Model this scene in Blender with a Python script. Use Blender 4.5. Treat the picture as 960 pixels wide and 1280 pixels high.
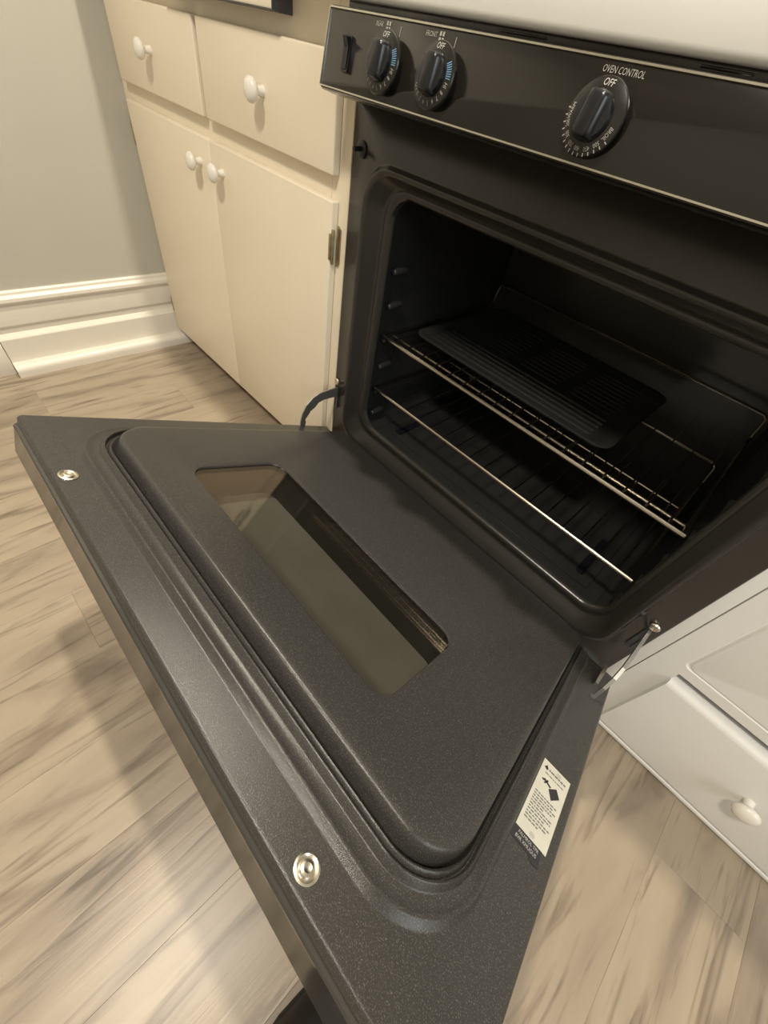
import bpy, bmesh, math, random
from mathutils import Vector, Matrix
random.seed(7)
scn = bpy.context.scene
COL = scn.collection
for o in list(bpy.data.objects):
    bpy.data.objects.remove(o)
ZO = 0.05            # the floor lies 5 cm under the measuring datum

# ------------------------------------------------------------------ camera
cam_d = bpy.data.cameras.new('camera')
cam_d.sensor_fit = 'HORIZONTAL'
cam_d.sensor_width = 36.0
cam_d.lens = 18.699
cam_d.clip_start = 0.01
cam = bpy.data.objects.new('camera', cam_d)
COL.objects.link(cam)
cam.location = (0.6112, -0.5239, 0.7421 + ZO)
cam.rotation_euler = (0.7168, -0.1575, 0.8220)
scn.camera = cam

# ------------------------------------------------------------------ world, lights, exposure
w = bpy.data.worlds.new('room_ambient')
scn.world = w
w.use_nodes = True
w.node_tree.nodes['Background'].inputs[0].default_value = (0.75, 0.80, 0.90, 1)
w.node_tree.nodes['Background'].inputs[1].default_value = 0.2

def area_light(name, loc, target, size, power, color, shape='DISK', size_y=None):
    d = bpy.data.lights.new(name, 'AREA')
    d.shape = shape
    d.size = size
    if size_y:
        d.size_y = size_y
    d.energy = power
    d.color = color
    o = bpy.data.objects.new(name, d)
    COL.objects.link(o)
    o.location = loc
    o.rotation_euler = (Vector(target) - Vector(loc)).to_track_quat('-Z', 'Y').to_euler()
    return o
area_light('ceiling_lamp_room_offscreen', (0.50, -1.20, 2.36), (0.45, -0.75, 0), 0.28, 27, (1.0, 0.91, 0.77))
area_light('ceiling_lamp_counter_offscreen', (-0.22, 0.03, 2.36), (0.1, -0.25, 0), 0.10, 33, (1.0, 0.91, 0.76))
area_light('window_right_offscreen', (2.185, -0.75, 1.35), (0.6, -0.45, 0.4), 0.8, 12, (0.88, 0.94, 1.0), 'RECTANGLE', 1.0)
scn.view_settings.view_transform = 'Standard'
scn.view_settings.look = 'None'
scn.view_settings.gamma = 1.0
scn.view_settings.use_curve_mapping = False
scn.view_settings.exposure = 0.40

# ------------------------------------------------------------------ materials
MATS = {}
def nodes_of(name):
    m = bpy.data.materials.new(name)
    m.use_nodes = True
    MATS[name] = m
    nt = m.node_tree
    return m, nt, nt.nodes['Principled BSDF']

def plain(name, col, rough=0.5, metal=0.0, bump=0.0, bscale=80.0, vary=0.0, vscale=6.0, spec=0.5, coat=0.0):
    m, nt, b = nodes_of(name)
    b.inputs['Base Color'].default_value = (*col, 1)
    b.inputs['Roughness'].default_value = rough
    b.inputs['Metallic'].default_value = metal
    b.inputs['Specular IOR Level'].default_value = spec
    b.inputs['Coat Weight'].default_value = coat
    tc = nt.nodes.new('ShaderNodeTexCoord')
    n = nt.nodes.new('ShaderNodeTexNoise')
    n.inputs['Scale'].default_value = vscale
    n.inputs['Detail'].default_value = 5
    nt.links.new(tc.outputs['Object'], n.inputs['Vector'])
    r = nt.nodes.new('ShaderNodeValToRGB')
    r.color_ramp.elements[0].position = 0.3
    r.color_ramp.elements[1].position = 0.7
    lo = tuple(max(0, c * (1 - vary)) for c in col)
    hi = tuple(min(1, c * (1 + vary)) for c in col)
    r.color_ramp.elements[0].color = (*lo, 1)
    r.color_ramp.elements[1].color = (*hi, 1)
    nt.links.new(n.outputs['Fac'], r.inputs['Fac'])
    nt.links.new(r.outputs['Color'], b.inputs['Base Color'])
    if bump:
        n2 = nt.nodes.new('ShaderNodeTexNoise')
        n2.inputs['Scale'].default_value = bscale
        n2.inputs['Detail'].default_value = 3
        nt.links.new(tc.outputs['Object'], n2.inputs['Vector'])
        bp = nt.nodes.new('ShaderNodeBump')
        bp.inputs['Strength'].default_value = bump
        bp.inputs['Distance'].default_value = 0.002
        nt.links.new(n2.outputs['Fac'], bp.inputs['Height'])
        nt.links.new(bp.outputs['Normal'], b.inputs['Normal'])
    return m

plain('wall_paint', (0.455, 0.435, 0.375), 0.6, bump=0.08, bscale=140, vary=0.02)
plain('ceiling_paint', (0.70, 0.67, 0.60), 0.8)
plain('trim_paint', (0.72, 0.68, 0.60), 0.35, bump=0.10, bscale=30, vary=0.03)
plain('cabinet_paint', (0.82, 0.735, 0.59), 0.38, bump=0.06, bscale=45, vary=0.02)
plain('white_enamel', (0.78, 0.77, 0.75), 0.22, vary=0.015)
plain('white_knob', (0.82, 0.79, 0.72), 0.25)
plain('black_rubber', (0.015, 0.014, 0.013), 0.7)
plain('subfloor_board', (0.25, 0.20, 0.15), 0.8)
plain('panel_black', (0.012, 0.0108, 0.009), 0.14, vary=0.05)
plain('front_black', (0.026, 0.0245, 0.022), 0.24, vary=0.06, bump=0.05, bscale=500)
plain('cavity_enamel', (0.026, 0.026, 0.026), 0.26, vary=0.12, vscale=9, bump=0.06, bscale=110)
plain('knob_black', (0.007, 0.008, 0.012), 0.28)
plain('dial_black', (0.014, 0.0135, 0.012), 0.22)
plain('silver_trim', (0.62, 0.59, 0.52), 0.28, metal=1.0)
plain('rack_chrome', (0.50, 0.455, 0.385), 0.25, metal=1.0)
plain('zinc', (0.66, 0.62, 0.53), 0.30, metal=1.0, vary=0.15, vscale=120)
plain('dark_steel', (0.10, 0.105, 0.12), 0.38, metal=0.7, vary=0.2, vscale=40)
plain('hinge_steel', (0.55, 0.55, 0.54), 0.35, metal=0.9)
plain('aged_brass', (0.36, 0.30, 0.18), 0.38, metal=0.85, vary=0.25, vscale=90)
plain('shell_black', (0.036, 0.034, 0.031), 0.13, vary=0.05)
plain('outer_glass_grey', (0.135, 0.130, 0.120), 0.30, vary=0.18, vscale=5)
plain('pan_black', (0.020, 0.021, 0.020), 0.48, bump=0.12, bscale=300)
plain('label_paper', (0.47, 0.46, 0.40), 0.35, vary=0.05, vscale=60)
plain('label_ink', (0.02, 0.02, 0.025), 0.5)
plain('label_fine_ink', (0.12, 0.12, 0.115), 0.5)
plain('print_white', (0.36, 0.35, 0.32), 0.5)
plain('print_dim', (0.22, 0.21, 0.19), 0.5)
plain('print_blue', (0.10, 0.22, 0.36), 0.5)
plain('shoe_black', (0.010, 0.009, 0.008), 0.6, bump=0.15, bscale=120)

def enamel_mat():
    m, nt, b = nodes_of('door_enamel')
    tc = nt.nodes.new('ShaderNodeTexCoord')
    def noise(scale, detail=2):
        n = nt.nodes.new('ShaderNodeTexNoise')
        n.inputs['Scale'].default_value = scale
        n.inputs['Detail'].default_value = detail
        nt.links.new(tc.outputs['Object'], n.inputs['Vector'])
        return n
    speck = noise(1150, 1)
    r = nt.nodes.new('ShaderNodeValToRGB')
    r.color_ramp.elements[0].position = 0.40
    r.color_ramp.elements[0].color = (0.031, 0.030, 0.028, 1)
    r.color_ramp.elements[1].position = 0.78
    r.color_ramp.elements[1].color = (0.095, 0.092, 0.085, 1)
    e = r.color_ramp.elements.new(0.58)
    e.color = (0.036, 0.034, 0.031, 1)
    nt.links.new(speck.outputs['Fac'], r.inputs['Fac'])
    nt.links.new(r.outputs['Color'], b.inputs['Base Color'])
    fine = noise(1700, 2)
    bp = nt.nodes.new('ShaderNodeBump')
    bp.inputs['Strength'].default_value = 0.28
    bp.inputs['Distance'].default_value = 0.0006
    nt.links.new(fine.outputs['Fac'], bp.inputs['Height'])
    nt.links.new(bp.outputs['Normal'], b.inputs['Normal'])
    b.inputs['Roughness'].default_value = 0.22
    b.inputs['Specular IOR Level'].default_value = 0.36
enamel_mat()

def glass_mat():
    m = bpy.data.materials.new('window_glass')
    m.use_nodes = True
    MATS['window_glass'] = m
    nt = m.node_tree
    nt.nodes.clear()
    out = nt.nodes.new('ShaderNodeOutputMaterial')
    mix = nt.nodes.new('ShaderNodeMixShader')
    tr = nt.nodes.new('ShaderNodeBsdfTransparent')
    tr.inputs['Color'].default_value = (0.86, 0.86, 0.82, 1)
    gl = nt.nodes.new('ShaderNodeBsdfGlossy')
    gl.inputs['Roughness'].default_value = 0.03
    gl.inputs['Color'].default_value = (1.0, 0.86, 0.80, 1)
    lw = nt.nodes.new('ShaderNodeLayerWeight')
    lw.inputs['Blend'].default_value = 0.5
    pw = nt.nodes.new('ShaderNodeMath'); pw.operation = 'POWER'; pw.inputs[1].default_value = 4.0
    nt.links.new(lw.outputs['Facing'], pw.inputs[0])
    fr = nt.nodes.new('ShaderNodeMath'); fr.operation = 'MULTIPLY_ADD'
    fr.inputs[1].default_value = 0.92; fr.inputs[2].default_value = 0.06
    nt.links.new(pw.outputs[0], fr.inputs[0])
    nt.links.new(fr.outputs[0], mix.inputs['Fac'])
    nt.links.new(tr.outputs['BSDF'], mix.inputs[1])
    nt.links.new(gl.outputs['BSDF'], mix.inputs[2])
    nt.links.new(mix.outputs['Shader'], out.inputs['Surface'])
glass_mat()

def plank_mat():
    m, nt, b = nodes_of('vinyl_plank')
    tc = nt.nodes.new('ShaderNodeTexCoord')
    oi = nt.nodes.new('ShaderNodeObjectInfo')
    sc = nt.nodes.new('ShaderNodeVectorMath'); sc.operation = 'SCALE'
    cmb = nt.nodes.new('ShaderNodeCombineXYZ')
    for k in range(3):
        nt.links.new(oi.outputs['Random'], cmb.inputs[k])
    nt.links.new(cmb.outputs[0], sc.inputs[0]); sc.inputs['Scale'].default_value = 37.0
    add = nt.nodes.new('ShaderNodeVectorMath'); add.operation = 'ADD'
    nt.links.new(tc.outputs['Object'], add.inputs[0]); nt.links.new(sc.outputs[0], add.inputs[1])
    def streak(sx, sy, scale, detail, dist):
        mp = nt.nodes.new('ShaderNodeMapping')
        mp.inputs['Scale'].default_value = (sx, sy, 1)
        nt.links.new(add.outputs[0], mp.inputs['Vector'])
        n = nt.nodes.new('ShaderNodeTexNoise')
        n.inputs['Scale'].default_value = scale
        n.inputs['Detail'].default_value = detail
        n.inputs['Distortion'].default_value = dist
        nt.links.new(mp.outputs[0], n.inputs['Vector'])
        return n
    big = streak(1.0, 0.24, 9, 7, 1.8)
    r1 = nt.nodes.new('ShaderNodeValToRGB')
    cr = r1.color_ramp
    cr.elements[0].position = 0.28; cr.elements[0].color = (0.165, 0.130, 0.095, 1)
    cr.elements[1].position = 0.70; cr.elements[1].color = (0.345, 0.285, 0.212, 1)
    e = cr.elements.new(0.46); e.color = (0.298, 0.243, 0.180, 1)
    nt.links.new(big.outputs['Fac'], r1.inputs['Fac'])
    fine = streak(1.0, 0.07, 62, 5, 1.0)
    r2 = nt.nodes.new('ShaderNodeValToRGB')
    r2.color_ramp.elements[0].position = 0.30; r2.color_ramp.elements[0].color = (0.40, 0.37, 0.33, 1)
    r2.color_ramp.elements[1].position = 0.46; r2.color_ramp.elements[1].color = (1, 1, 1, 1)
    nt.links.new(fine.outputs['Fac'], r2.inputs['Fac'])
    mx = nt.nodes.new('ShaderNodeMix'); mx.data_type = 'RGBA'; mx.blend_type = 'MULTIPLY'
    mx.inputs['Factor'].default_value = 0.75
    nt.links.new(r1.outputs['Color'], mx.inputs['A']); nt.links.new(r2.outputs['Color'], mx.inputs['B'])
    hs = nt.nodes.new('ShaderNodeHueSaturation')
    mr = nt.nodes.new('ShaderNodeMapRange')
    mr.inputs['To Min'].default_value = 0.95; mr.inputs['To Max'].default_value = 1.05
    nt.links.new(oi.outputs['Random'], mr.inputs['Value'])
    nt.links.new(mr.outputs[0], hs.inputs['Value'])
    nt.links.new(mx.outputs['Result'], hs.inputs['Color'])
    nt.links.new(hs.outputs['Color'], b.inputs['Base Color'])
    bp = nt.nodes.new('ShaderNodeBump')
    bp.inputs['Strength'].default_value = 0.30
    bp.inputs['Distance'].default_value = 0.0012
    nt.links.new(fine.outputs['Fac'], bp.inputs['Height'])
    nt.links.new(bp.outputs['Normal'], b.inputs['Normal'])
    b.inputs['Roughness'].default_value = 0.36
plank_mat()

# ------------------------------------------------------------------ mesh helpers (datum z, the builder lifts by ZO)
ORG = {}
def finish(name, bm, mat, parent=None, smooth=True, angle=35):
    vs = [v.co for v in bm.verts]
    lo = Vector((min(v.x for v in vs), min(v.y for v in vs), min(v.z for v in vs)))
    hi = Vector((max(v.x for v in vs), max(v.y for v in vs), max(v.z for v in vs)))
    org = Vector(((lo.x + hi.x) / 2, (lo.y + hi.y) / 2, lo.z))
    bmesh.ops.translate(bm, verts=bm.verts, vec=-org)
    bmesh.ops.recalc_face_normals(bm, faces=bm.faces)
    me = bpy.data.meshes.new(name)
    bm.to_mesh(me); bm.free()
    mats = mat if isinstance(mat, (list, tuple)) else [mat]
    for mm in mats:
        me.materials.append(MATS[mm])
    if smooth:
        for p in me.polygons:
            p.use_smooth = True
        me.set_sharp_from_angle(angle=math.radians(angle))
    o = bpy.data.objects.new(name, me)
    COL.objects.link(o)
    world = org + Vector((0, 0, ZO))
    ORG[o.name] = world
    if parent is not None:
        o.parent = parent
        o.location = world - ORG[parent.name]
    else:
        o.location = world
    return o

def thing(name, label, cat, loc, group=None):
    o = bpy.data.objects.new(name, None)
    o.empty_display_size = 0.05
    COL.objects.link(o)
    o.location = (loc[0], loc[1], loc[2] + ZO)
    ORG[o.name] = Vector(o.location)
    o['label'] = label; o['category'] = cat
    if group: o['group'] = group
    return o

def tag(o, label, cat, group=None):
    o['label'] = label; o['category'] = cat
    if group: o['group'] = group
    return o

def struct(name, bm, mat, **k):
    o = finish(name, bm, mat, **k)
    o['kind'] = 'structure'
    return o

def dup(o, parent, offset=(0, 0, 0)):
    c = o.copy()
    COL.objects.link(c)
    c.parent = parent
    c.location = Vector(o.location) + Vector(offset)
    return c

def box(bm, x0, x1, y0, y1, z0, z1, bev=0.0, seg=2, mi=0):
    r = bmesh.ops.create_cube(bm, size=1.0)
    for v in r['verts']:
        v.co = Vector((x0 + (v.co.x + .5) * (x1 - x0), y0 + (v.co.y + .5) * (y1 - y0), z0 + (v.co.z + .5) * (z1 - z0)))
    fs = set(f for v in r['verts'] for f in v.link_faces)
    for f in fs: f.material_index = mi
    if bev:
        es = list(set(e for v in r['verts'] for e in v.link_edges))
        bmesh.ops.bevel(bm, geom=es, offset=bev, segments=seg, profile=0.5, affect='EDGES')

def rrect(x0, x1, a0, a1, rlo, rhi, n=8):
    """rounded rectangle, corner radius rlo at a0 and rhi at a1"""
    pts = []
    for (cx, cy, r, st) in ((x1 - rlo, a0 + rlo, rlo, -90), (x1 - rhi, a1 - rhi, rhi, 0), (x0 + rhi, a1 - rhi, rhi, 90), (x0 + rlo, a0 + rlo, rlo, 180)):
        for k in range(n + 1):
            t = math.radians(st + 90 * k / n)
            pts.append((cx + r * math.cos(t), cy + r * math.sin(t)))
    return pts

def loft(bm, loops, cap0=False, cap1=False, mis=None):
    rings = [[bm.verts.new(p) for p in lp] for lp in loops]
    n = len(rings[0])
    for i in range(len(rings) - 1):
        for k in range(n):
            f = bm.faces.new((rings[i][k], rings[i][(k + 1) % n], rings[i + 1][(k + 1) % n], rings[i + 1][k]))
            if mis: f.material_index = mis[i]
    if cap0: bm.faces.new(rings[0])
    if cap1: bm.faces.new(rings[-1])
    return rings

def tube(bm, pts, r, n=8, cap=True):
    pts = [Vector(p) for p in pts]
    rings = []
    up = None
    for i, p in enumerate(pts):
        t = (pts[min(i + 1, len(pts) - 1)] - pts[max(i - 1, 0)]).normalized()
        if up is None:
            up = Vector((0, 0, 1)) if abs(t.z) < .9 else Vector((1, 0, 0))
        a = t.cross(up).normalized(); b = a.cross(t).normalized(); up = b
        rings.append([p + r * (math.cos(2 * math.pi * k / n) * a + math.sin(2 * math.pi * k / n) * b) for k in range(n)])
    loft(bm, rings, cap, cap)

def lathe(bm, prof, o, axis, n=24):
    """prof: (radius, height along axis)"""
    axis = Vector(axis).normalized(); o = Vector(o)
    a = axis.cross(Vector((1, 0, 0)) if abs(axis.x) < .9 else Vector((0, 1, 0))).normalized()
    b = axis.cross(a)
    loops = [[o + axis * h + r * (math.cos(2 * math.pi * k / n) * a + math.sin(2 * math.pi * k / n) * b) for k in range(n)] for r, h in prof]
    loft(bm, loops, True, True)

def prism(bm, poly, f0, f1):
    """poly 2D -> two mapped faces"""
    loft(bm, [[f0(*p) for p in poly], [f1(*p) for p in poly]], True, True)

def text_polys(s, size, align='CENTER'):
    cu = bpy.data.curves.new('lettering', 'FONT')
    cu.body = s; cu.size = size; cu.align_x = align; cu.align_y = 'CENTER'; cu.resolution_u = 2
    o = bpy.data.objects.new('lettering', cu)
    COL.objects.link(o)
    dg = bpy.context.evaluated_depsgraph_get()
    me = o.evaluated_get(dg).to_mesh()
    V = [tuple(v.co[:2]) for v in me.vertices]; F = [tuple(p.vertices) for p in me.polygons]
    o.evaluated_get(dg).to_mesh_clear()
    bpy.data.objects.remove(o); bpy.data.curves.remove(cu)
    return V, F

def put_text(bm, s, size, fn, rot=0.0, at=(0, 0), align='CENTER', mi=0, xs=1.0):
    V, F = text_polys(s, size, align)
    c, sn = math.cos(rot), math.sin(rot)
    vs = [bm.verts.new(fn(at[0] + c * x * xs - sn * y, at[1] + sn * x * xs + c * y)) for x, y in V]
    for f in F:
        try:
            fa = bm.faces.new([vs[i] for i in f]); fa.material_index = mi
        except ValueError:
            pass

def quad(bm, fn, u0, u1, v0, v1, mi=0):
    f = bm.faces.new([bm.verts.new(fn(*p)) for p in ((u0, v0), (u1, v0), (u1, v1), (u0, v1))])
    f.material_index = mi

# ------------------------------------------------------------------ the room
XW = -0.893
bm = bmesh.new(); box(bm, -0.95, 2.25, -2.45, 0.75, -0.09, -0.056)
floor = struct('floor', bm, 'subfloor_board', smooth=False)
PW = 0.1466
plank_mesh = {}
for i in range(-6, 15):
    x0 = -0.026 + i * PW
    off = ((i * 0.37) % 1.0) * 0.9
    y = -2.42 + off - 0.9
    while y < 0.72:
        ya, yb = max(y, -2.42), min(y + 0.9, 0.72)
        xa, xb = max(x0, XW), min(x0 + PW, 2.22)
        if yb - ya > 0.02 and xb - xa > 0.01:
            key = (round(xb - xa, 4), round(yb - ya, 4))
            if key in plank_mesh:
                src = plank_mesh[key]
                c = src.copy(); COL.objects.link(c); c.parent = floor
                c.location = Vector(((xa + xb) / 2, (ya + yb) / 2, -0.056 + ZO)) - ORG[floor.name]
            else:
                b = bmesh.new()
                box(b, xa + .00005, xb - .00005, ya + .00005, yb - .00005, -0.056, -0.05, bev=0.0003, seg=1)
                plank_mesh[key] = finish('plank', b, 'vinyl_plank', floor, smooth=False)
        y += 0.9
bm = bmesh.new(); box(bm, XW - .08, XW, -2.45, 0.75, -0.09, 2.35); wall_left = struct('wall_left', bm, 'wall_paint', smooth=False)
bm = bmesh.new(); box(bm, XW, 2.2, 0.66, 0.75, -0.09, 2.35); struct('wall_back', bm, 'wall_paint', smooth=False)
bm = bmesh.new(); box(bm, XW, 2.2, -2.45, -2.40, -0.09, 2.35); struct('wall_front', bm, 'wall_paint', smooth=False)
bm = bmesh.new(); box(bm, XW - .08, 2.25, -2.45, 0.75, 2.35, 2.42); struct('ceiling', bm, 'ceiling_paint', smooth=False)
bm = bmesh.new()
box(bm, 2.2, 2.25, -2.45, -1.25, -0.09, 2.35); box(bm, 2.2, 2.25, -0.25, 0.75, -0.09, 2.35)
box(bm, 2.2, 2.25, -1.25, -0.25, -0.09, 0.80); box(bm, 2.2, 2.25, -1.25, -0.25, 1.80, 2.35)
struct('wall_right', bm, 'wall_paint', smooth=False)
bm = bmesh.new()
box(bm, 2.19, 2.24, -1.25, -1.21, .80, 1.80); box(bm, 2.19, 2.24, -.29, -.25, .80, 1.80)
box(bm, 2.19, 2.24, -1.21, -.29, .80, .84); box(bm, 2.19, 2.24, -1.21, -.29, 1.76, 1.80); box(bm, 2.20, 2.23, -1.21, -.29, 1.28, 1.31)
win = struct('window_1', bm, 'trim_paint', smooth=False)
for za, zb in ((.84, 1.28), (1.31, 1.76)):
    bm = bmesh.new(); box(bm, 2.212, 2.216, -1.21, -.29, za, zb); finish('pane', bm, 'window_glass', win, smooth=False)

# tall two-stage baseboard along the left wall: profile (x from wall, z)
def baseboard(y0, y1):
    prof = [(0, .163), (.005, .163), (.009, .160), (.010, .154), (.014, .152), (.018, .147), (.019, .139), (.016, .133), (.011, .131), (.015, .080), (.0145, .077), (.008, .076), (.008, .056), (.026, .050), (.028, .047), (.028, -.05), (0, -.05)]
    bm = bmesh.new()
    loft(bm, [[(XW + a, y0, b) for a, b in prof], [(XW + a, y1, b) for a, b in prof]], True, True)
    return bm
bb = struct('baseboard_left', baseboard(-0.497, 0.05), 'trim_paint', angle=25)
prof = [(.028, -.05), (.028, -.018)] + [(.044 + .016 * math.cos(t), -.034 + .016 * math.sin(t)) for t in [math.pi / 2 - math.pi / 2 * k / 6 for k in range(7)]] + [(.060, -.05)]
bm = bmesh.new()
loft(bm, [[(XW + a, -0.497, b) for a, b in prof], [(XW + a, 0.045, b) for a, b in prof]], True, True)
finish('shoe_molding', bm, 'trim_paint', bb, angle=40)
# door casing block at the end of the baseboard
bm = bmesh.new()
box(bm, XW, XW + .036, -0.66, -0.4985, -0.05, 0.040, bev=.002)
box(bm, XW, XW + .030, -0.65, -0.5085, 0.040, 2.0, bev=.003)
struct('trim_1', bm, 'trim_paint')

# ------------------------------------------------------------------ the range
W = 0.762
rng = thing('oven_range', 'black and white kitchen range with its oven door hanging open', 'oven', (W / 2, 0.30, -0.05))
bm = bmesh.new()
box(bm, 0.000, 0.016, 0.012, 0.62, -0.03, 0.785, bev=.002)
box(bm, W - .016, W, 0.012, 0.62, -0.03, 0.785, bev=.002)
box(bm, 0.016, W - .016, 0.60, 0.62, -0.03, 0.785)
box(bm, 0.016, W - .016, 0.012, 0.60, -0.03, 0.0)
finish('body', bm, 'white_enamel', rng)
for xx in (.05, W - .05):
    for yy in (.06, .55):
        bm = bmesh.new()
        lathe(bm, [(.018, -.05), (.018, -.044), (.010, -.042), (.010, -.03)], (xx, yy, 0), (0, 0, 1), 12)
        finish('levelling_foot', bm, 'dark_steel', rng)
# drawer front under the oven
bm = bmesh.new(); box(bm, .004, W - .004, -0.004, 0.012, -0.03, 0.098, bev=.004); finish('lower_drawer_front', bm, 'white_enamel', rng)

# oven front frame with pressed rim round the mouth
def fl(x0, x1, z0, z1, r, y, n=8):
    return [(a, y, b) for a, b in rrect(x0, x1, z0, z1, r, r, n)]
bm = bmesh.new()
loft(bm, [fl(.000, W, .102, .700, .003, .014), fl(.000, W, .102, .700, .003, .002), fl(.002, W - .002, .104, .698, .003, .000),
          fl(.032, .728, .134, .643, .056, .000), fl(.0345, .7255, .1365, .6405, .054, -.0015), fl(.0375, .7225, .1395, .6375, .052, -.0055), fl(.0395, .7205, .1415, .6360, .051, -.0065),
          fl(.046, .715, .150, .632, .048, -.0060), fl(.049, .712, .153, .630, .047, -.0040), fl(.064, .704, .170, .620, .044, .0150), fl(.068, .7015, .1745, .6175, .042, .0165),
          fl(.072, .6995, .1785, .6155, .040, .0150), fl(.078, .6955, .1845, .6115, .038, .0150), fl(.083, .693, .1885, .608, .037, .0175), fl(.085, .692, .190, .607, .036, .025)])
finish('oven_front', bm, 'front_black', rng, angle=50)
# cavity liner
bm = bmesh.new()
loft(bm, [fl(.085, .692, .190, .607, .036, .025), fl(.080, .697, .178, .612, .034, .029), fl(.070, .706, .160, .620, .030, .038),
          fl(.068, .708, .155, .622, .028, .060), fl(.068, .708, .155, .622, .028, .445), fl(.080, .696, .167, .610, .020, .458)], cap1=True)
cav = finish('oven_cavity', bm, 'cavity_enamel', rng, angle=40)
# embossed rack supports on both side walls
for sx, xa, xb in ((0, .066, .0805), (1, .6955, .710)):
    for zc in (.494, .435, .3695, .312, .2525, .196):
        bm = bmesh.new()
        box(bm, xa, xb, .050, .088, zc - .0065, zc + .0055, bev=.005, seg=3)
        finish('rack_support', bm, 'cavity_enamel', cav)
# stepped oven floor with two long black slots
bm = bmesh.new()
box(bm, .095, .682, .050, .430, .1535, .1600, bev=.003, seg=2)
box(bm, .125, .655, .075, .405, .1590, .1635, bev=.003, seg=2)
finish('oven_floor', bm, 'cavity_enamel', cav)
for xs, ya, yb in ((.138, .085, .165), (.627, .095, .215)):
    bm = bmesh.new(); box(bm, xs - .008, xs + .008, ya, yb, .1625, .1680, bev=.0024, seg=2); finish('floor_slot', bm, 'knob_black', cav)

# control panel: leaning frame
PB = Vector((0, -0.0613, 0.7008)); PT = Vector((0, -0.0467, 0.7726))
PU = (PT - PB).normalized(); PH = (PT - PB).length
PN = Vector((1, 0, 0)).cross(PU).normalized()
if PN.y > 0: PN = -PN
def pm(x, v, d=0.0):
    q = PB + PU * v + PN * d
    return Vector((x, q.y, q.z))
X0P, X1P = -0.0055, W + .0055
bm = bmesh.new()
loops = []
for (ins, d) in ((.000, -.020), (.000, -.004), (.0012, -.001), (.003, .0)):
    loops.append([pm(a, b, d) for a, b in rrect(X0P + ins, X1P - ins, ins, PH - ins, .004, .004, 4)])
loft(bm, loops, False, True)
# top and underside returns to the range
def yz(x0, x1, poly):
    loft(bm, [[(x0, a, b) for a, b in poly], [(x1, a, b) for a, b in poly]], True, True)
yz(X0P + .002, X1P - .002, [(-0.0430, .7015), (-0.0290, .7712), (.010, .7712), (.010, .7015)])
panel = finish('control_panel', bm, 'panel_black', rng)
bm = bmesh.new()
for va, vb in ((.0022, .0036), (PH - .0036, PH - .0022)):
    loft(bm, [[pm(X0P + .003, va, .0), pm(X0P + .003, va, .0012), pm(X0P + .003, vb, .0012), pm(X0P + .003, vb, 0)],
              [pm(X1P - .003, va, .0), pm(X1P - .003, va, .0012), pm(X1P - .003, vb, .0012), pm(X1P - .003, vb, 0)]], True, True)
loft(bm, [[pm(X0P + .002, .003, .0), pm(X0P + .002, .003, .0010), pm(X0P + .0034, .003, .0010), pm(X0P + .0034, .003, 0)],
          [pm(X0P + .002, PH - .003, .0), pm(X0P + .002, PH - .003, .0010), pm(X0P + .0034, PH - .003, .0010), pm(X0P + .0034, PH - .003, 0)]], True, True)
finish('silver_edge_trim', bm, 'silver_trim', panel, smooth=False)
# rocker switch
bm = bmesh.new()
loft(bm, [[pm(a, b, d) for a, b in rrect(.0415 - hw, .0415 + hw, .035 - hh, .035 + hh, .001, .001, 3)] for hw, hh, d in ((.0062, .0155, 0), (.0062, .0155, .0022), (.0048, .0140, .0022), (.0044, .0135, .0010))], False, True)
sw = finish('switch_frame', bm, 'dial_black', panel)
bm = bmesh.new()
poly = [(.0220, .0008), (.0480, .0008), (.0480, .0085), (.0400, .0038), (.0220, .0030)]
prism(bm, poly, lambda v, d: pm(.0375, v, d), lambda v, d: pm(.0455, v, d))
finish('switch_rocker', bm, 'knob_black', panel, smooth=False)
# burner legends on the panel
for tx, word in ((.0885, 'REAR'), (.1690, 'FRONT')):
    bm = bmesh.new()
    put_text(bm, word, .0056, lambda u, v: pm(u, v, .0004), at=(tx, .0640), xs=.9)
    for k, (du, dv) in enumerate(((.0125, .0015), (.0165, .0015), (.0125, -.0028), (.0165, -.0028))):
        quad(bm, lambda u, v: pm(u, v, .0004), tx + du - .0014, tx + du + .0014, .0640 + dv - .0016, .0640 + dv + .0016)
    quad(bm, lambda u, v: pm(u, v, .0004), tx + .0342, tx + .0350, .0575, .0650)
    finish('burner_legend', bm, 'print_white', panel, smooth=False)['kind'] = 'stuff'
bm = bmesh.new()
put_text(bm, 'OVEN CONTROL', .0062, lambda u, v: pm(u, v, .0004), at=(.3875, .0640), xs=.78)
finish('oven_legend', bm, 'print_white', panel, smooth=False)['kind'] = 'stuff'

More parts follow.
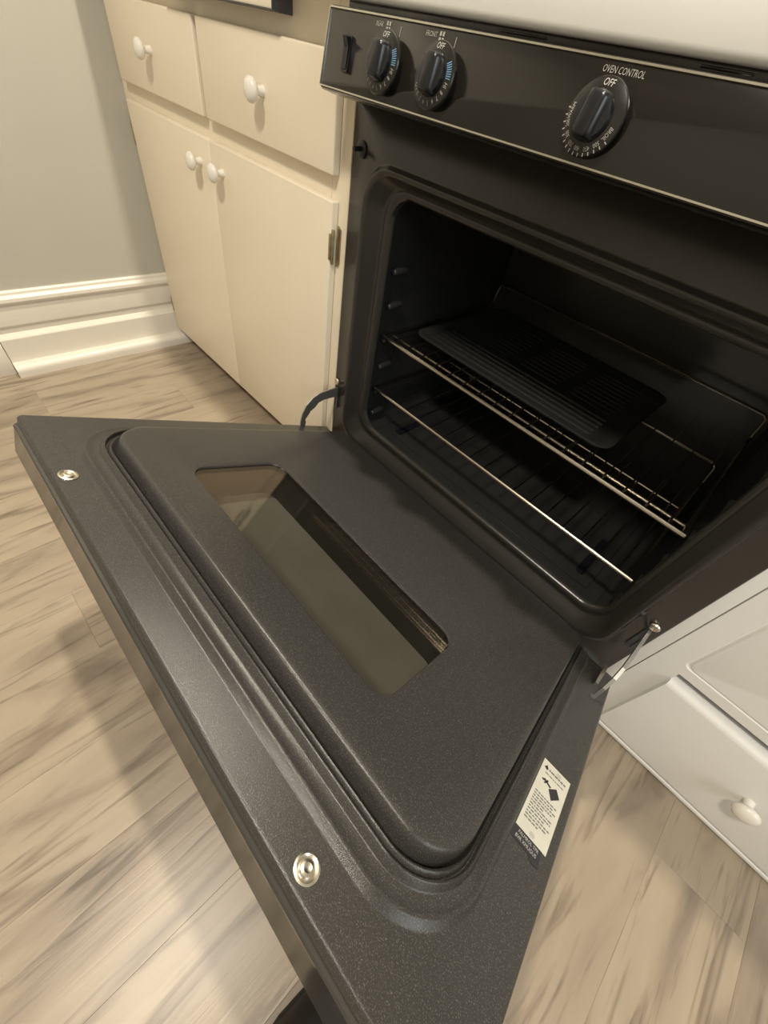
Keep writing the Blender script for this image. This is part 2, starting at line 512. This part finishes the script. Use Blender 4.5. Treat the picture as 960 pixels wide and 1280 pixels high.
def knob(cx, cv, R, blade_deg, kind):
    o = pm(cx, cv)
    bm = bmesh.new()
    lathe(bm, [(R * .92, .0055), (R, .0065), (R, .0090), (R * .97, .0104), (R * .66, .0128), (R * .64, .0128)], o, PN, 40)
    lathe(bm, [(R * .45, .0), (R * .45, .0060)], o, PN, 20)
    kb = finish('control_knob', bm, 'dial_black', panel, angle=25)
    ca, sa = math.cos(math.radians(blade_deg)), math.sin(math.radians(blade_deg))
    def km(u, v, d): return pm(cx + ca * u - sa * v, cv + sa * u + ca * v, d)
    bm = bmesh.new()
    lathe(bm, [(R * .64, .0120), (R * .64, .0150), (R * .60, .0175), (R * .40, .0185)], o, PN, 32)
    loops = []
    for d, hw, hl in ((.0150, .42, .60), (.0195, .36, .58), (.0230, .28, .54), (.0238, .20, .48)):
        loops.append([km(a, b, d) for a, b in rrect(-R * hw, R * hw, -R * hl, R * hl, R * .15, R * .15, 4)])
    loft(bm, loops, True, True)
    finish('knob_grip', bm, 'knob_black', kb, angle=40)
    # printed dial face (lies on the conical skirt)
    def dial(rr):
        t = min(1, max(0, (rr / R - .66) / .31))
        return .0128 + (.0104 - .0128) * t + .0003
    def polar(ang):
        return lambda u, v: (lambda rr, th: pm(cx + rr * math.sin(th), cv + rr * math.cos(th), dial(rr)))(math.hypot(u, R * .80 + v), math.radians(ang) + math.atan2(u, R * .80 + v))
    bm = bmesh.new()
    put_text(bm, 'OFF', R * .26, polar(2), xs=.85)
    if kind == 'oven':
        for ang, s in ((112, 'BROIL'), (138, '500'), (160, '450'), (184, '400'), (205, '350'), (228, '300'), (250, '200'), (272, 'WARM')):
            put_text(bm, s, R * .165, polar(ang), xs=.8)
        for k in range(15):
            an = 122 + k * 11
            quad(bm, polar(an), -R * .016, R * .016, R * .10, R * .19)
    else:
        for k, s in enumerate(('HI', '8', '7', '6', '5', '4', '3', '2', 'LO')):
            put_text(bm, s, R * .20, polar(104 + k * 17), xs=.85)
    finish('dial_numbers', bm, 'print_white', kb, smooth=False)['kind'] = 'stuff'
    if kind != 'oven':
        bm = bmesh.new()
        for k in range(8):
            quad(bm, polar(58 + k * 4.6), -R * .016, R * .016, -R * .09, R * .10)
        finish('dial_blue_mark', bm, 'print_blue', kb, smooth=False)['kind'] = 'stuff'
    return kb
knob(.1140, .0335, .0262, -2, 'burner')
knob(.1955, .0335, .0262, -2, 'burner')
knob(.3850, .0330, .0262, -4, 'oven')

# cooktop
bm = bmesh.new()
prof = [(-.028, .7785), (-.032, .780), (-.034, .785), (-.034, .822), (-.030, .832), (-.022, .838), (.60, .838), (.60, .786), (-.010, .7785)]
loft(bm, [[(-.003, a, b) for a, b in prof], [(W + .003, a, b) for a, b in prof]], True, True)
finish('cooktop', bm, 'white_enamel', rng, angle=50)
bm = bmesh.new()
box(bm, .002, W - .002, -.024, .02, .7705, .7786, bev=.001)
finish('vent_rail', bm, 'panel_black', rng)
for xa, xb in ((.235, .29), (.435, .475), (.58, .64)):  # raised black bars added where glints fall along the rail
    bm = bmesh.new()
    box(bm, xa, xb, -.0255, -.022, .7742, .7762, bev=.0008)
    finish('glint_bar', bm, 'panel_black', rng)

# latch pin on the frame, hinge bolts, slots and arms
bm = bmesh.new()
lathe(bm, [(.0105, .0), (.0105, .0012), (.009, .0022), (.0030, .0024), (.0030, .0150), (.0022, .0160)], (.0215, -.0005, .6465), (0, -1, 0), 20)
finish('latch_pin', bm, 'knob_black', rng)
for x, z in ((.0085, .256), (W - .0135, .262)):
    bm = bmesh.new()
    lathe(bm, [(.0075, .0), (.0075, .0022), (.0060, .0040), (.0020, .0046)], (x, -.0004, z), (0, -1, 0), 16)
    finish('frame_bolt', bm, 'zinc', rng)
    bm = bmesh.new()
    zs = z - .040
    loft(bm, [[(c, y, d) for c, d in rrect(x - hw, x + hw, zs - hh, zs + hh, .001, .001, 3)] for hw, hh, y in ((.0048, .0260, .002), (.0048, .0260, -.0016), (.0032, .0242, -.0018), (.0030, .0240, -.0003))], False, True)
    finish('hinge_receiver', bm, 'dark_steel', rng, angle=30)
arm = [(.012, .241), (-.020, .2435), (-.050, .2430), (-.068, .2365), (-.084, .2240), (-.095, .2060), (-.1005, .186), (-.100, .176),
       (-.089, .170), (-.0855, .181), (-.0880, .188), (-.078, .199), (-.0735, .2060), (-.062, .2110), (-.052, .2205), (-.039, .2230), (-.018, .2215), (.012, .2180)]
bm = bmesh.new(); prism(bm, arm, lambda a, b: (.0080, a, b), lambda a, b: (.0112, a, b)); finish('hinge_arm', bm, 'hinge_steel', rng, smooth=False)
arm2 = [(.004, .2500), (-.012, .2480), (-.035, .2455), (-.060, .2430), (-.080, .2390), (-.098, .2290), (-.110, .2120), (-.1180, .1900),
        (-.1130, .1880), (-.104, .2080), (-.093, .2240), (-.077, .2330), (-.059, .2370), (-.034, .2390), (-.012, .2410), (.004, .2425)]
bm = bmesh.new(); prism(bm, arm2, lambda a, b: (.7470, a, b), lambda a, b: (.7515, a, b)); finish('hinge_arm', bm, 'hinge_steel', rng, smooth=False)

# ------------------------------------------------------------------ the oven door, hanging 23.5 degrees above level
DO = Vector((0, -0.0296, 0.1457)); DE = Vector((0, -0.91693, 0.39904)); DN = Vector((0, 0.39904, 0.91693))
DL = 0.5537
def dm(x, s, h=0.0):
    q = DO + DE * s + DN * h
    return Vector((x, q.y, q.z))
def dl(x0, x1, s0, s1, rb, rf, h, n=10):
    return [dm(a, b, h) for a, b in rrect(x0, x1, s0, s1, rb, rf, n)]
WX0, WX1, WS0, WS1 = .182, .571, .266, .4165
bm = bmesh.new()
loft(bm, [dl(.006, .770, -.004, DL, .004, .006, -.011), dl(.006, .770, -.004, DL, .004, .006, -.003), dl(.0075, .7685, -.003, DL - .0015, .004, .006, -.0008),
          dl(.010, .766, -.001, DL - .004, .004, .006, .0),
          dl(.040, .728, .003, .5180, .010, .078, .0), dl(.042, .7255, .004, .5155, .010, .076, .0008), dl(.0445, .7225, .004, .5120, .010, .074, .0068), dl(.0465, .7205, .005, .5100, .010, .072, .0078),
          dl(.0485, .7185, .005, .5080, .010, .070, .0072), dl(.057, .7110, .006, .4975, .011, .063, .0064), dl(.0585, .7095, .007, .4960, .011, .062, .0078), dl(.0610, .7075, .008, .4930, .012, .059, .0140),
          dl(.0620, .7065, .008, .4918, .012, .058, .0148), dl(.0632, .7055, .009, .4905, .012, .057, .0142), dl(.0645, .7045, .009, .4890, .012, .056, .0090), dl(.0655, .7037, .010, .4880, .012, .0555, .0088),
          dl(.0675, .7022, .010, .4865, .012, .0545, .0128), dl(.0692, .7008, .011, .4848, .012, .053, .0140), dl(.0710, .6995, .011, .4828, .012, .052, .0126), dl(.0732, .6980, .012, .4808, .012, .051, .0060),
          dl(.0745, .6972, .013, .4798, .012, .050, .0055), dl(.0758, .6962, .014, .4785, .012, .049, .0200), dl(.0770, .6952, .015, .4772, .012, .0485, .0262), dl(.0790, .6938, .017, .4755, .012, .048, .0290), dl(.0820, .6915, .019, .4730, .012, .047, .0299),
          dl(.0870, .6870, .022, .4690, .012, .045, .0300),
          dl(WX0 - .006, WX1 + .006, WS0 - .006, WS1 + .006, .026, .026, .0300), dl(WX0 - .001, WX1 + .001, WS0 - .001, WS1 + .001, .023, .023, .0285),
          dl(WX0, WX1, WS0, WS1, .022, .022, .0262)])
door = finish('oven_door', bm, 'door_enamel', rng, angle=48)
door['label'] = 'speckled black enamel inner face of the open oven door'
bm = bmesh.new()
loft(bm, [dl(WX0 - .003, WX1 + .003, WS0 - .003, WS1 + .003, .02, .02, .0262), dl(WX0 - .003, WX1 + .003, WS0 - .003, WS1 + .003, .02, .02, .0225)], True, True)
finish('window_pane', bm, 'window_glass', door, smooth=False)
bm = bmesh.new()
loft(bm, [dl(WX0 - .004, WX1 + .004, WS0 - .004, WS1 + .004, .02, .02, .0222), dl(WX0 - .004, WX1 + .004, WS0 - .004, WS1 + .004, .02, .02, -.034)])
finish('window_well', bm, 'front_black', door)
bm = bmesh.new()
loft(bm, [dl(WX0 - .012, WX1 + .012, WS0 - .012, WS1 + .012, .02, .02, -.034), dl(WX0 - .012, WX1 + .012, WS0 - .012, WS1 + .012, .02, .02, -.038)], True, True)
finish('outer_pane', bm, 'outer_glass_grey', door, smooth=False)
bm = bmesh.new()
loft(bm, [dl(.0075, .7685, -.003, DL - .0015, .004, .006, -.0112), dl(.0075, .7685, -.003, DL - .0015, .004, .006, -.0135),
          dl(.003, .773, -.004, DL + .0020, .004, .006, -.0150), dl(.002, .774, -.005, DL + .0030, .004, .006, -.0175), dl(.002, .774, -.005, DL + .0020, .004, .006, -.0230),
          dl(.002, .774, -.005, DL + .0010, .004, .006, -.0560), dl(.006, .770, -.001, DL - .004, .004, .006, -.0620)], False, True)
finish('door_shell', bm, 'shell_black', door, angle=30)
bm = bmesh.new()
tube(bm, [dm(.10, .500, -.060), dm(.10, .500, -.085), dm(.115, .500, -.095), dm(.38, .500, -.097), dm(.661, .500, -.095), dm(.676, .500, -.085), dm(.676, .500, -.060)], .009, 12)
finish('door_handle', bm, 'shell_black', door)
for x in (.1445, .6185):
    bm = bmesh.new()
    lathe(bm, [(.0102, .0), (.0100, .0012), (.0085, .0018), (.0070, .0008), (.0066, .0006), (.0052, .0022), (.0032, .0027), (.0012, .0020)], dm(x, .5385, .0), DN, 24)
    sc_ = finish('door_screw', bm, 'zinc', door, angle=30)
# hinge end bracket on the door, right corner
bm = bmesh.new()
for k in range(1):
    loft(bm, [[dm(.7455, .056, .0), dm(.7495, .056, .0), dm(.7495, .056, .004), dm(.7455, .056, .004)],
              [dm(.7455, .030, .0), dm(.7510, .030, .0), dm(.7510, .030, .010), dm(.7455, .030, .010)],
              [dm(.7475, .006, .0), dm(.7520, .006, .0), dm(.7520, .006, .012), dm(.7475, .006, .012)],
              [dm(.7495, -.004, .0), dm(.7525, -.004, .0), dm(.7525, -.004, .008), dm(.7495, -.004, .008)]], True, True)
finish('hinge_bracket', bm, 'zinc', door, smooth=False)
bm = bmesh.new(); lathe(bm, [(.0035, 0), (.0035, .002), (.002, .003)], dm(.7500, .088, .0), DN, 12); finish('arm_rivet', bm, 'hinge_steel', door)
# warning label with pictogram, fine print and black strip
LX0, LX1, LS0, LS1 = .7265, .7600, .2640, .3615
def slab(bm, u0, u1, v0, v1, h0, h1):
    loft(bm, [[dm(a, b, h0) for a, b in ((u0, v0), (u1, v0), (u1, v1), (u0, v1))], [dm(a, b, h1) for a, b in ((u0, v0), (u1, v0), (u1, v1), (u0, v1))]], True, True)
bm = bmesh.new(); slab(bm, LX0, LX1, LS0, LS1, .0001, .0007)
finish('warning_label', bm, 'label_paper', door, smooth=False)['label'] = 'cream printed warning label'
bm = bmesh.new(); slab(bm, LX0 - .0005, LX1 - .0035, LS1, LS1 + .0135, .0001, .0006)
slab(bm, LX1 - .0120, LX1 - .0030, LS1 + .0134, LS1 + .0175, .0001, .0006)
finish('black_tag', bm, 'label_ink', door, smooth=False)
lf = lambda u, v: dm(u, v, .0009)          # u along x, v towards the room
flip = lambda u, v: dm(u, -v, .0009)
bm = bmesh.new()
# heading mark, pictogram of a tipping range
def word_row(s0, u0, u1, t, seed):
    rr = random.Random(seed); u = LX0 + u0
    while u < LX0 + u1:
        wd = min(rr.uniform(.0014, .0042), LX0 + u1 - u)
        quad(bm, lf, u, u + wd, LS0 + s0 - t, LS0 + s0 + t, 1)
        u += wd + .0008
word_row(.0100, .0090, .0300, .0012, 1)
poly = [(LX0 + .0030, LS0 + .0105), (LX0 + .0055, LS0 + .0060), (LX0 + .0078, LS0 + .0102), (LX0 + .0066, LS0 + .0128)]
bm.faces.new([bm.verts.new(lf(*p)) for p in poly])
poly = [(LX0 + .0150, LS0 + .0320), (LX0 + .0225, LS0 + .0235), (LX0 + .0285, LS0 + .0320), (LX0 + .0210, LS0 + .0420)]
bm.faces.new([bm.verts.new(lf(*p)) for p in poly])
for (ua, va, ub, vb, t) in ((.0075, .0250, .0165, .0290, .0012), (.0090, .0300, .0120, .0235, .0009), (.0055, .0270, .0085, .0265, .0012)):
    d = Vector((ub - ua, vb - va)).normalized(); nn = Vector((-d.y, d.x)) * t
    bm.faces.new([bm.verts.new(lf(LX0 + a, LS0 + b)) for a, b in ((ua + nn.x, va + nn.y), (ua - nn.x, va - nn.y), (ub - nn.x, vb - nn.y), (ub + nn.x, vb + nn.y))])
word_row(.0165, .0060, .0285, .0007, 2)
for k in range(11):
    word_row(.0465 + k * .0036, .0035, (.0290, .0260, .0300, .0275, .0180, .0295, .0285, .0225, .0300, .0270, .0190)[k], .0008, 10 + k)
finish('label_print', bm, ['label_ink', 'label_fine_ink'], door, smooth=False)['kind'] = 'stuff'
bm = bmesh.new()
put_text(bm, 'PALMROL TPR', .0048, lambda u, v: dm(u, LS1 + .0040 - v, .0008), at=((LX0 + LX1) / 2 - .001, 0), xs=.72)
put_text(bm, 'BVR XMUGUS', .0052, lambda u, v: dm(u, LS1 + .0095 - v, .0008), at=((LX0 + LX1) / 2 - .002, 0), xs=.72)
for (a, b) in ((LX0 + .0200, LS0 + .0055), (LX0 + .0165, LS1 - .0045)):
    loop = [dm(a + .0030 * math.cos(t), b + .0030 * math.sin(t), .0008) for t in [2 * math.pi * k / 14 for k in range(14)]]
    bm.faces.new([bm.verts.new(p) for p in loop])
finish('label_white_print', bm, 'print_white', door, smooth=False)['kind'] = 'stuff'

# ------------------------------------------------------------------ oven racks
def rack(z, label, second):
    t = thing('oven_rack', label, 'oven rack', (.382, .235, z), 'chrome wire racks inside the oven')
    x0, x1, y0, y1 = .0785, .6865, .050, .420
    bm = bmesh.new()
    tube(bm, [(x0 - .0045, y0, z), (x1 + .0035, y0, z)], .0038, 10)
    finish('front_bar', bm, 'rack_chrome', t)
    bm = bmesh.new()
    tube(bm, [(x0, y0, z), (x0, y1 - .012, z), (x0, y1, z + .010), (x0 + .004, y1 + .002, z + .046), (x0 + .012, y1 + .002, z + .053),
              (x1 - .012, y1 + .002, z + .053), (x1 - .004, y1 + .002, z + .046), (x1, y1, z + .010), (x1, y1 - .012, z), (x1, y0, z)], .0032, 8)
    finish('rear_hoop', bm, 'rack_chrome', t)
    bm = bmesh.new(); tube(bm, [(x0, y0 + second, z - .0040), (x1, y0 + second, z - .0040)], .0025, 8); finish('cross_bar', bm, 'rack_chrome', t)
    n = 17
    src = None
    for k in range(n):
        x = x0 + (x1 - x0) * (k + .62) / (n + .24)
        if src is None:
            bm = bmesh.new(); tube(bm, [(x, y0 - .0005, z + .0012), (x, y0 + .010, z + .0006), (x, y1 - .004, z + .0006)], .0016, 6)
            src = finish('wire', bm, 'rack_chrome', t); xs0 = x
        else:
            dup(src, t, (x - xs0, 0, 0))
    return t
rack(.379, 'upper chrome wire oven rack carrying the black broiler tray', .028)
rack(.262, 'lower empty chrome wire oven rack just above the oven floor', .260)

# ------------------------------------------------------------------ broiler tray
tr = thing('broiler_tray', 'black ribbed broiler tray lying on the upper oven rack', 'tray', (.318, .27, .3812))
zt = .3815
TX0, TX1, TY0, TY1 = .103, .536, .104, .405
def tl(i, z, r): return [(a, b, z) for a, b in rrect(TX0 + i, TX1 - i, TY0 + i, TY1 - i, r, r, 6)]
bm = bmesh.new()
loft(bm, [tl(.010, zt, .020), tl(.002, zt + .006, .026), tl(.000, zt + .0085, .028), tl(.003, zt + .0100, .026), tl(.012, zt + .0085, .020), tl(.016, zt + .0056, .018)], True, True)
tray_pan = finish('tray_pan', bm, 'pan_black', tr, angle=40)
for k in range(5):
    y = TY0 + .026 + k * .016
    bm = bmesh.new(); box(bm, TX0 + .030, TX1 - .040, y - .0022, y + .0022, zt + .0035, zt + .0088, bev=.0015); finish('rib', bm, 'pan_black', tr)
src = None
for k in range(9):
    for j in range(3):
        x = TX0 + .075 + j * .115; y = TY0 + .120 + k * .0175
        if src is None:
            bm = bmesh.new(); box(bm, x, x + .085, y - .0018, y + .0018, zt + .0035, zt + .0062, bev=.0008); src = finish('slot_rib', bm, 'pan_black', tr); b0 = (x, y)
        else:
            dup(src, tr, (x - b0[0], y - b0[1], 0))

# ------------------------------------------------------------------ cabinet left of the range
XL, XR = XW + .001, -0.0045
lc = thing('base_cabinet', 'cream painted base cabinet with two drawers over two doors beside the left wall', 'cabinet', ((XL + XR) / 2, .28, -.05))
bm = bmesh.new()
box(bm, XL, XL + .018, .0225, .60, .0, .795); box(bm, XR - .018, XR, .0225, .60, .0, .795)
box(bm, XL + .018, XR - .018, .0225, .60, .0, .018); box(bm, XL + .018, XR - .018, .58, .60, .018, .795)
finish('carcass', bm, 'cabinet_paint', lc, smooth=False)
bm = bmesh.new()
FY0, FY1 = .004, .0225
box(bm, XL, XL + .055, FY0, FY1, .0, .795); box(bm, XR - .045, XR, FY0, FY1, .0, .795, bev=.0015)
box(bm, XL + .055, XR - .045, FY0, FY1, .725, .795); box(bm, XL + .055, XR - .045, FY0, FY1, .560, .612); box(bm, XL + .055, XR - .045, FY0, FY1, .0, .03)
box(bm, -.470, -.405, FY0, FY1, .03, .560); box(bm, -.470, -.405, FY0, FY1, .612, .725)
finish('face_frame', bm, 'cabinet_paint', lc, smooth=False)
bm = bmesh.new(); box(bm, XL, XR, .060, .078, -.05, .0); finish('toe_kick', bm, 'cabinet_paint', lc, smooth=False)
def slab_front(x0, x1, z0, z1, name):
    bm = bmesh.new(); box(bm, x0, x1, -.0115, .0038, z0, z1, bev=.0030, seg=3)
    return finish(name, bm, 'cabinet_paint', lc, angle=60)
knob_src = {}
def cab_knob(parent, x, y, z, r=.0165):
    bm = bmesh.new()
    lathe(bm, [(.0075, .0), (.0070, .004), (.0060, .010), (.0068, .014), (r * .85, .0175), (r, .0215), (r * .96, .0255), (r * .72, .0290), (r * .35, .0308)], (x, y, z), (0, -1, 0), 24)
    return finish('knob', bm, 'white_knob', parent, angle=60)
d1 = slab_front(-.852, -.450, .603, .736, 'drawer_front'); cab_knob(d1, -.648, -.0113, .671)
d2 = slab_front(-.434, -.030, .603, .736, 'drawer_front'); cab_knob(d2, -.222, -.0113, .671)
d3 = slab_front(-.852, -.4395, .0015, .5715, 'door'); cab_knob(d3, -.487, -.0113, .527)
d4 = slab_front(-.4388, -.0270, .0015, .5715, 'door'); cab_knob(d4, -.393, -.0113, .527)
def hinge(parent, x, z, sgn):
    bm = bmesh.new()
    tube(bm, [(x, -.0075, z - .026), (x, -.0085, z - .022), (x, -.0085, z + .022), (x, -.0075, z + .026)], .0030, 10)
    poly = [(x + sgn * .0005, z - .032), (x + sgn * .0080, z - .027), (x + sgn * .0085, z), (x + sgn * .0080, z + .027), (x + sgn * .0005, z + .032)]
    prism(bm, poly, lambda a, b: (a, .0036, b), lambda a, b: (a, .0012, b))
    box(bm, min(x, x - sgn * .006), max(x, x - sgn * .006), -.0128, -.0100, z - .020, z + .020, bev=.0008)
    finish('hinge', bm, 'aged_brass', parent)
hinge(d4, -.0245, .506, 1); hinge(d4, -.0245, .080, 1)
hinge(d3, -.8545, .507, -1); hinge(d3, -.8545, .080, -1)
# pull-out board under the counter
pb = bmesh.new(); box(pb, -.52, -.158, -.030, .40, .7585, .778, bev=.002)
board = finish('pull_out_board', pb, 'cabinet_paint', lc)
bm = bmesh.new(); box(bm, -.522, -.1568, -.0306, .0038, .7572, .7588, bev=.0005); box(bm, -.1582, -.1568, -.0306, .0038, .7588, .779)  # dark strip along the board's lower and right edges
finish('board_edge_strip', bm, 'dark_steel', lc, smooth=False)
# worktop
bm = bmesh.new(); box(bm, XL, -.0060, -.050, .62, .7955, .832, bev=.004, seg=3)
tag(finish('countertop', bm, 'white_enamel'), 'thin white countertop lying on the cream cabinet with two drawers', 'countertop')

# ------------------------------------------------------------------ cabinet right of the range
rc = thing('storage_cabinet', 'white cabinet with raised door panel and low bottom drawer right of the range', 'cabinet', (1.2, .33, -.05))
RX0, RX1, RY = .7690, 1.72, .030
bm = bmesh.new()
box(bm, RX0, .7872, RY, .60, -.05, .80, bev=.0015); box(bm, .7882, .8150, .0310, .60, .1878, .80); box(bm, .7882, .8285, .0294, .60, -.05, .1879)
box(bm, .830, RX1, .0335, .05, .1875, .2005); box(bm, .830, RX1, RY, .05, .74, .80); box(bm, 1.68, RX1, RY, .60, -.05, .80)
box(bm, .830, RX1, .58, .60, -.05, .80); box(bm, .830, 1.68, .0315, .05, -.05, -.036)
finish('carcass', bm, 'white_enamel', rc, angle=30)
def rl(i, y, r, z0=.1880, x0=.7884): return [(a, y, b) for a, b in rrect(x0 + i, 1.675 - i, z0 + i * .62, .745 - i, r, r, 6)]
bm = bmesh.new()
loft(bm, [rl(0, .0330, .002), rl(0, .0298, .002), rl(.0005, .0294, .002), rl(.0315, .0294, .010), rl(.0330, .0318, .010), rl(.0350, .0322, .010), rl(.0380, .0300, .009), rl(.0400, .0294, .008)], True, True)
finish('door', bm, 'white_enamel', rc, angle=18)
bm = bmesh.new()
poly = [(.052, -.036), (.0215, -.036), (.0185, -.033), (.018, -.028), (.018, .1600), (.0192, .1665), (.0235, .1705), (.030, .1712), (.052, .1690)]
loft(bm, [[(.828, a, b) for a, b in poly], [(1.670, a, b) for a, b in poly]], True, True)
dr = finish('drawer_front', bm, 'white_enamel', rc, angle=50)
cab_knob(dr, 1.0230, .0180, .0800, .0180)
bm = bmesh.new(); box(bm, .828, 1.68, .0175, .0310, -.0455, -.0378, bev=.001); finish('toe_board', bm, 'white_enamel', rc)

bm = bmesh.new(); box(bm, RX0, RX1, -.052, .62, .801, .837, bev=.004, seg=3)
tag(finish('countertop', bm, 'white_enamel'), 'white countertop lying on the white cabinet with a low bottom drawer', 'countertop')

# ------------------------------------------------------------------ black shoe under the raised door edge
sh = thing('shoe', 'black shoe on the plank floor below the oven door edge', 'shoe', (.758, -.690, -.05))
def shoe_ring(t, z, grow=0.0):
    # t: 0 heel .. 1 toe ; outline in plan
    pass
outline = [(-.000, -.145), (.022, -.140), (.034, -.120), (.036, -.085), (.033, -.045), (.037, .010), (.045, .055), (.044, .090), (.033, .125), (.012, .146), (-.008, .147),
           (-.028, .132), (-.041, .098), (-.044, .060), (-.039, .010), (-.033, -.040), (-.034, -.085), (-.032, -.120), (-.020, -.140)]
def ring(f, z, dy=0.0, fy=None):
    fy = fy or f
    return [(.758 + a * f, -.690 + b * fy + dy, z) for a, b in outline]
bm = bmesh.new(); loft(bm, [ring(.98, -.05), ring(1.03, -.046), ring(1.04, -.030), ring(1.00, -.027)], True, True); finish('sole', bm, 'black_rubber', sh)
def upper(k):
    lv = [(1.0, -.027, 1.0, 0), (1.02, -.012, 1.0, 0), (.96, .006, .97, -.003), (.84, .022, .86, -.018), (.72, .036, .66, -.045), (.66, .050, .50, -.066), (.64, .066, .44, -.074)]
    return [ring(a, z, dy, fy) for a, z, fy, dy in lv]
bm = bmesh.new(); loft(bm, upper(0) + [ring(.55, .064, -.074, .38), ring(.55, .03, -.074, .36)], True, True); finish('upper', bm, 'shoe_black', sh, angle=60)
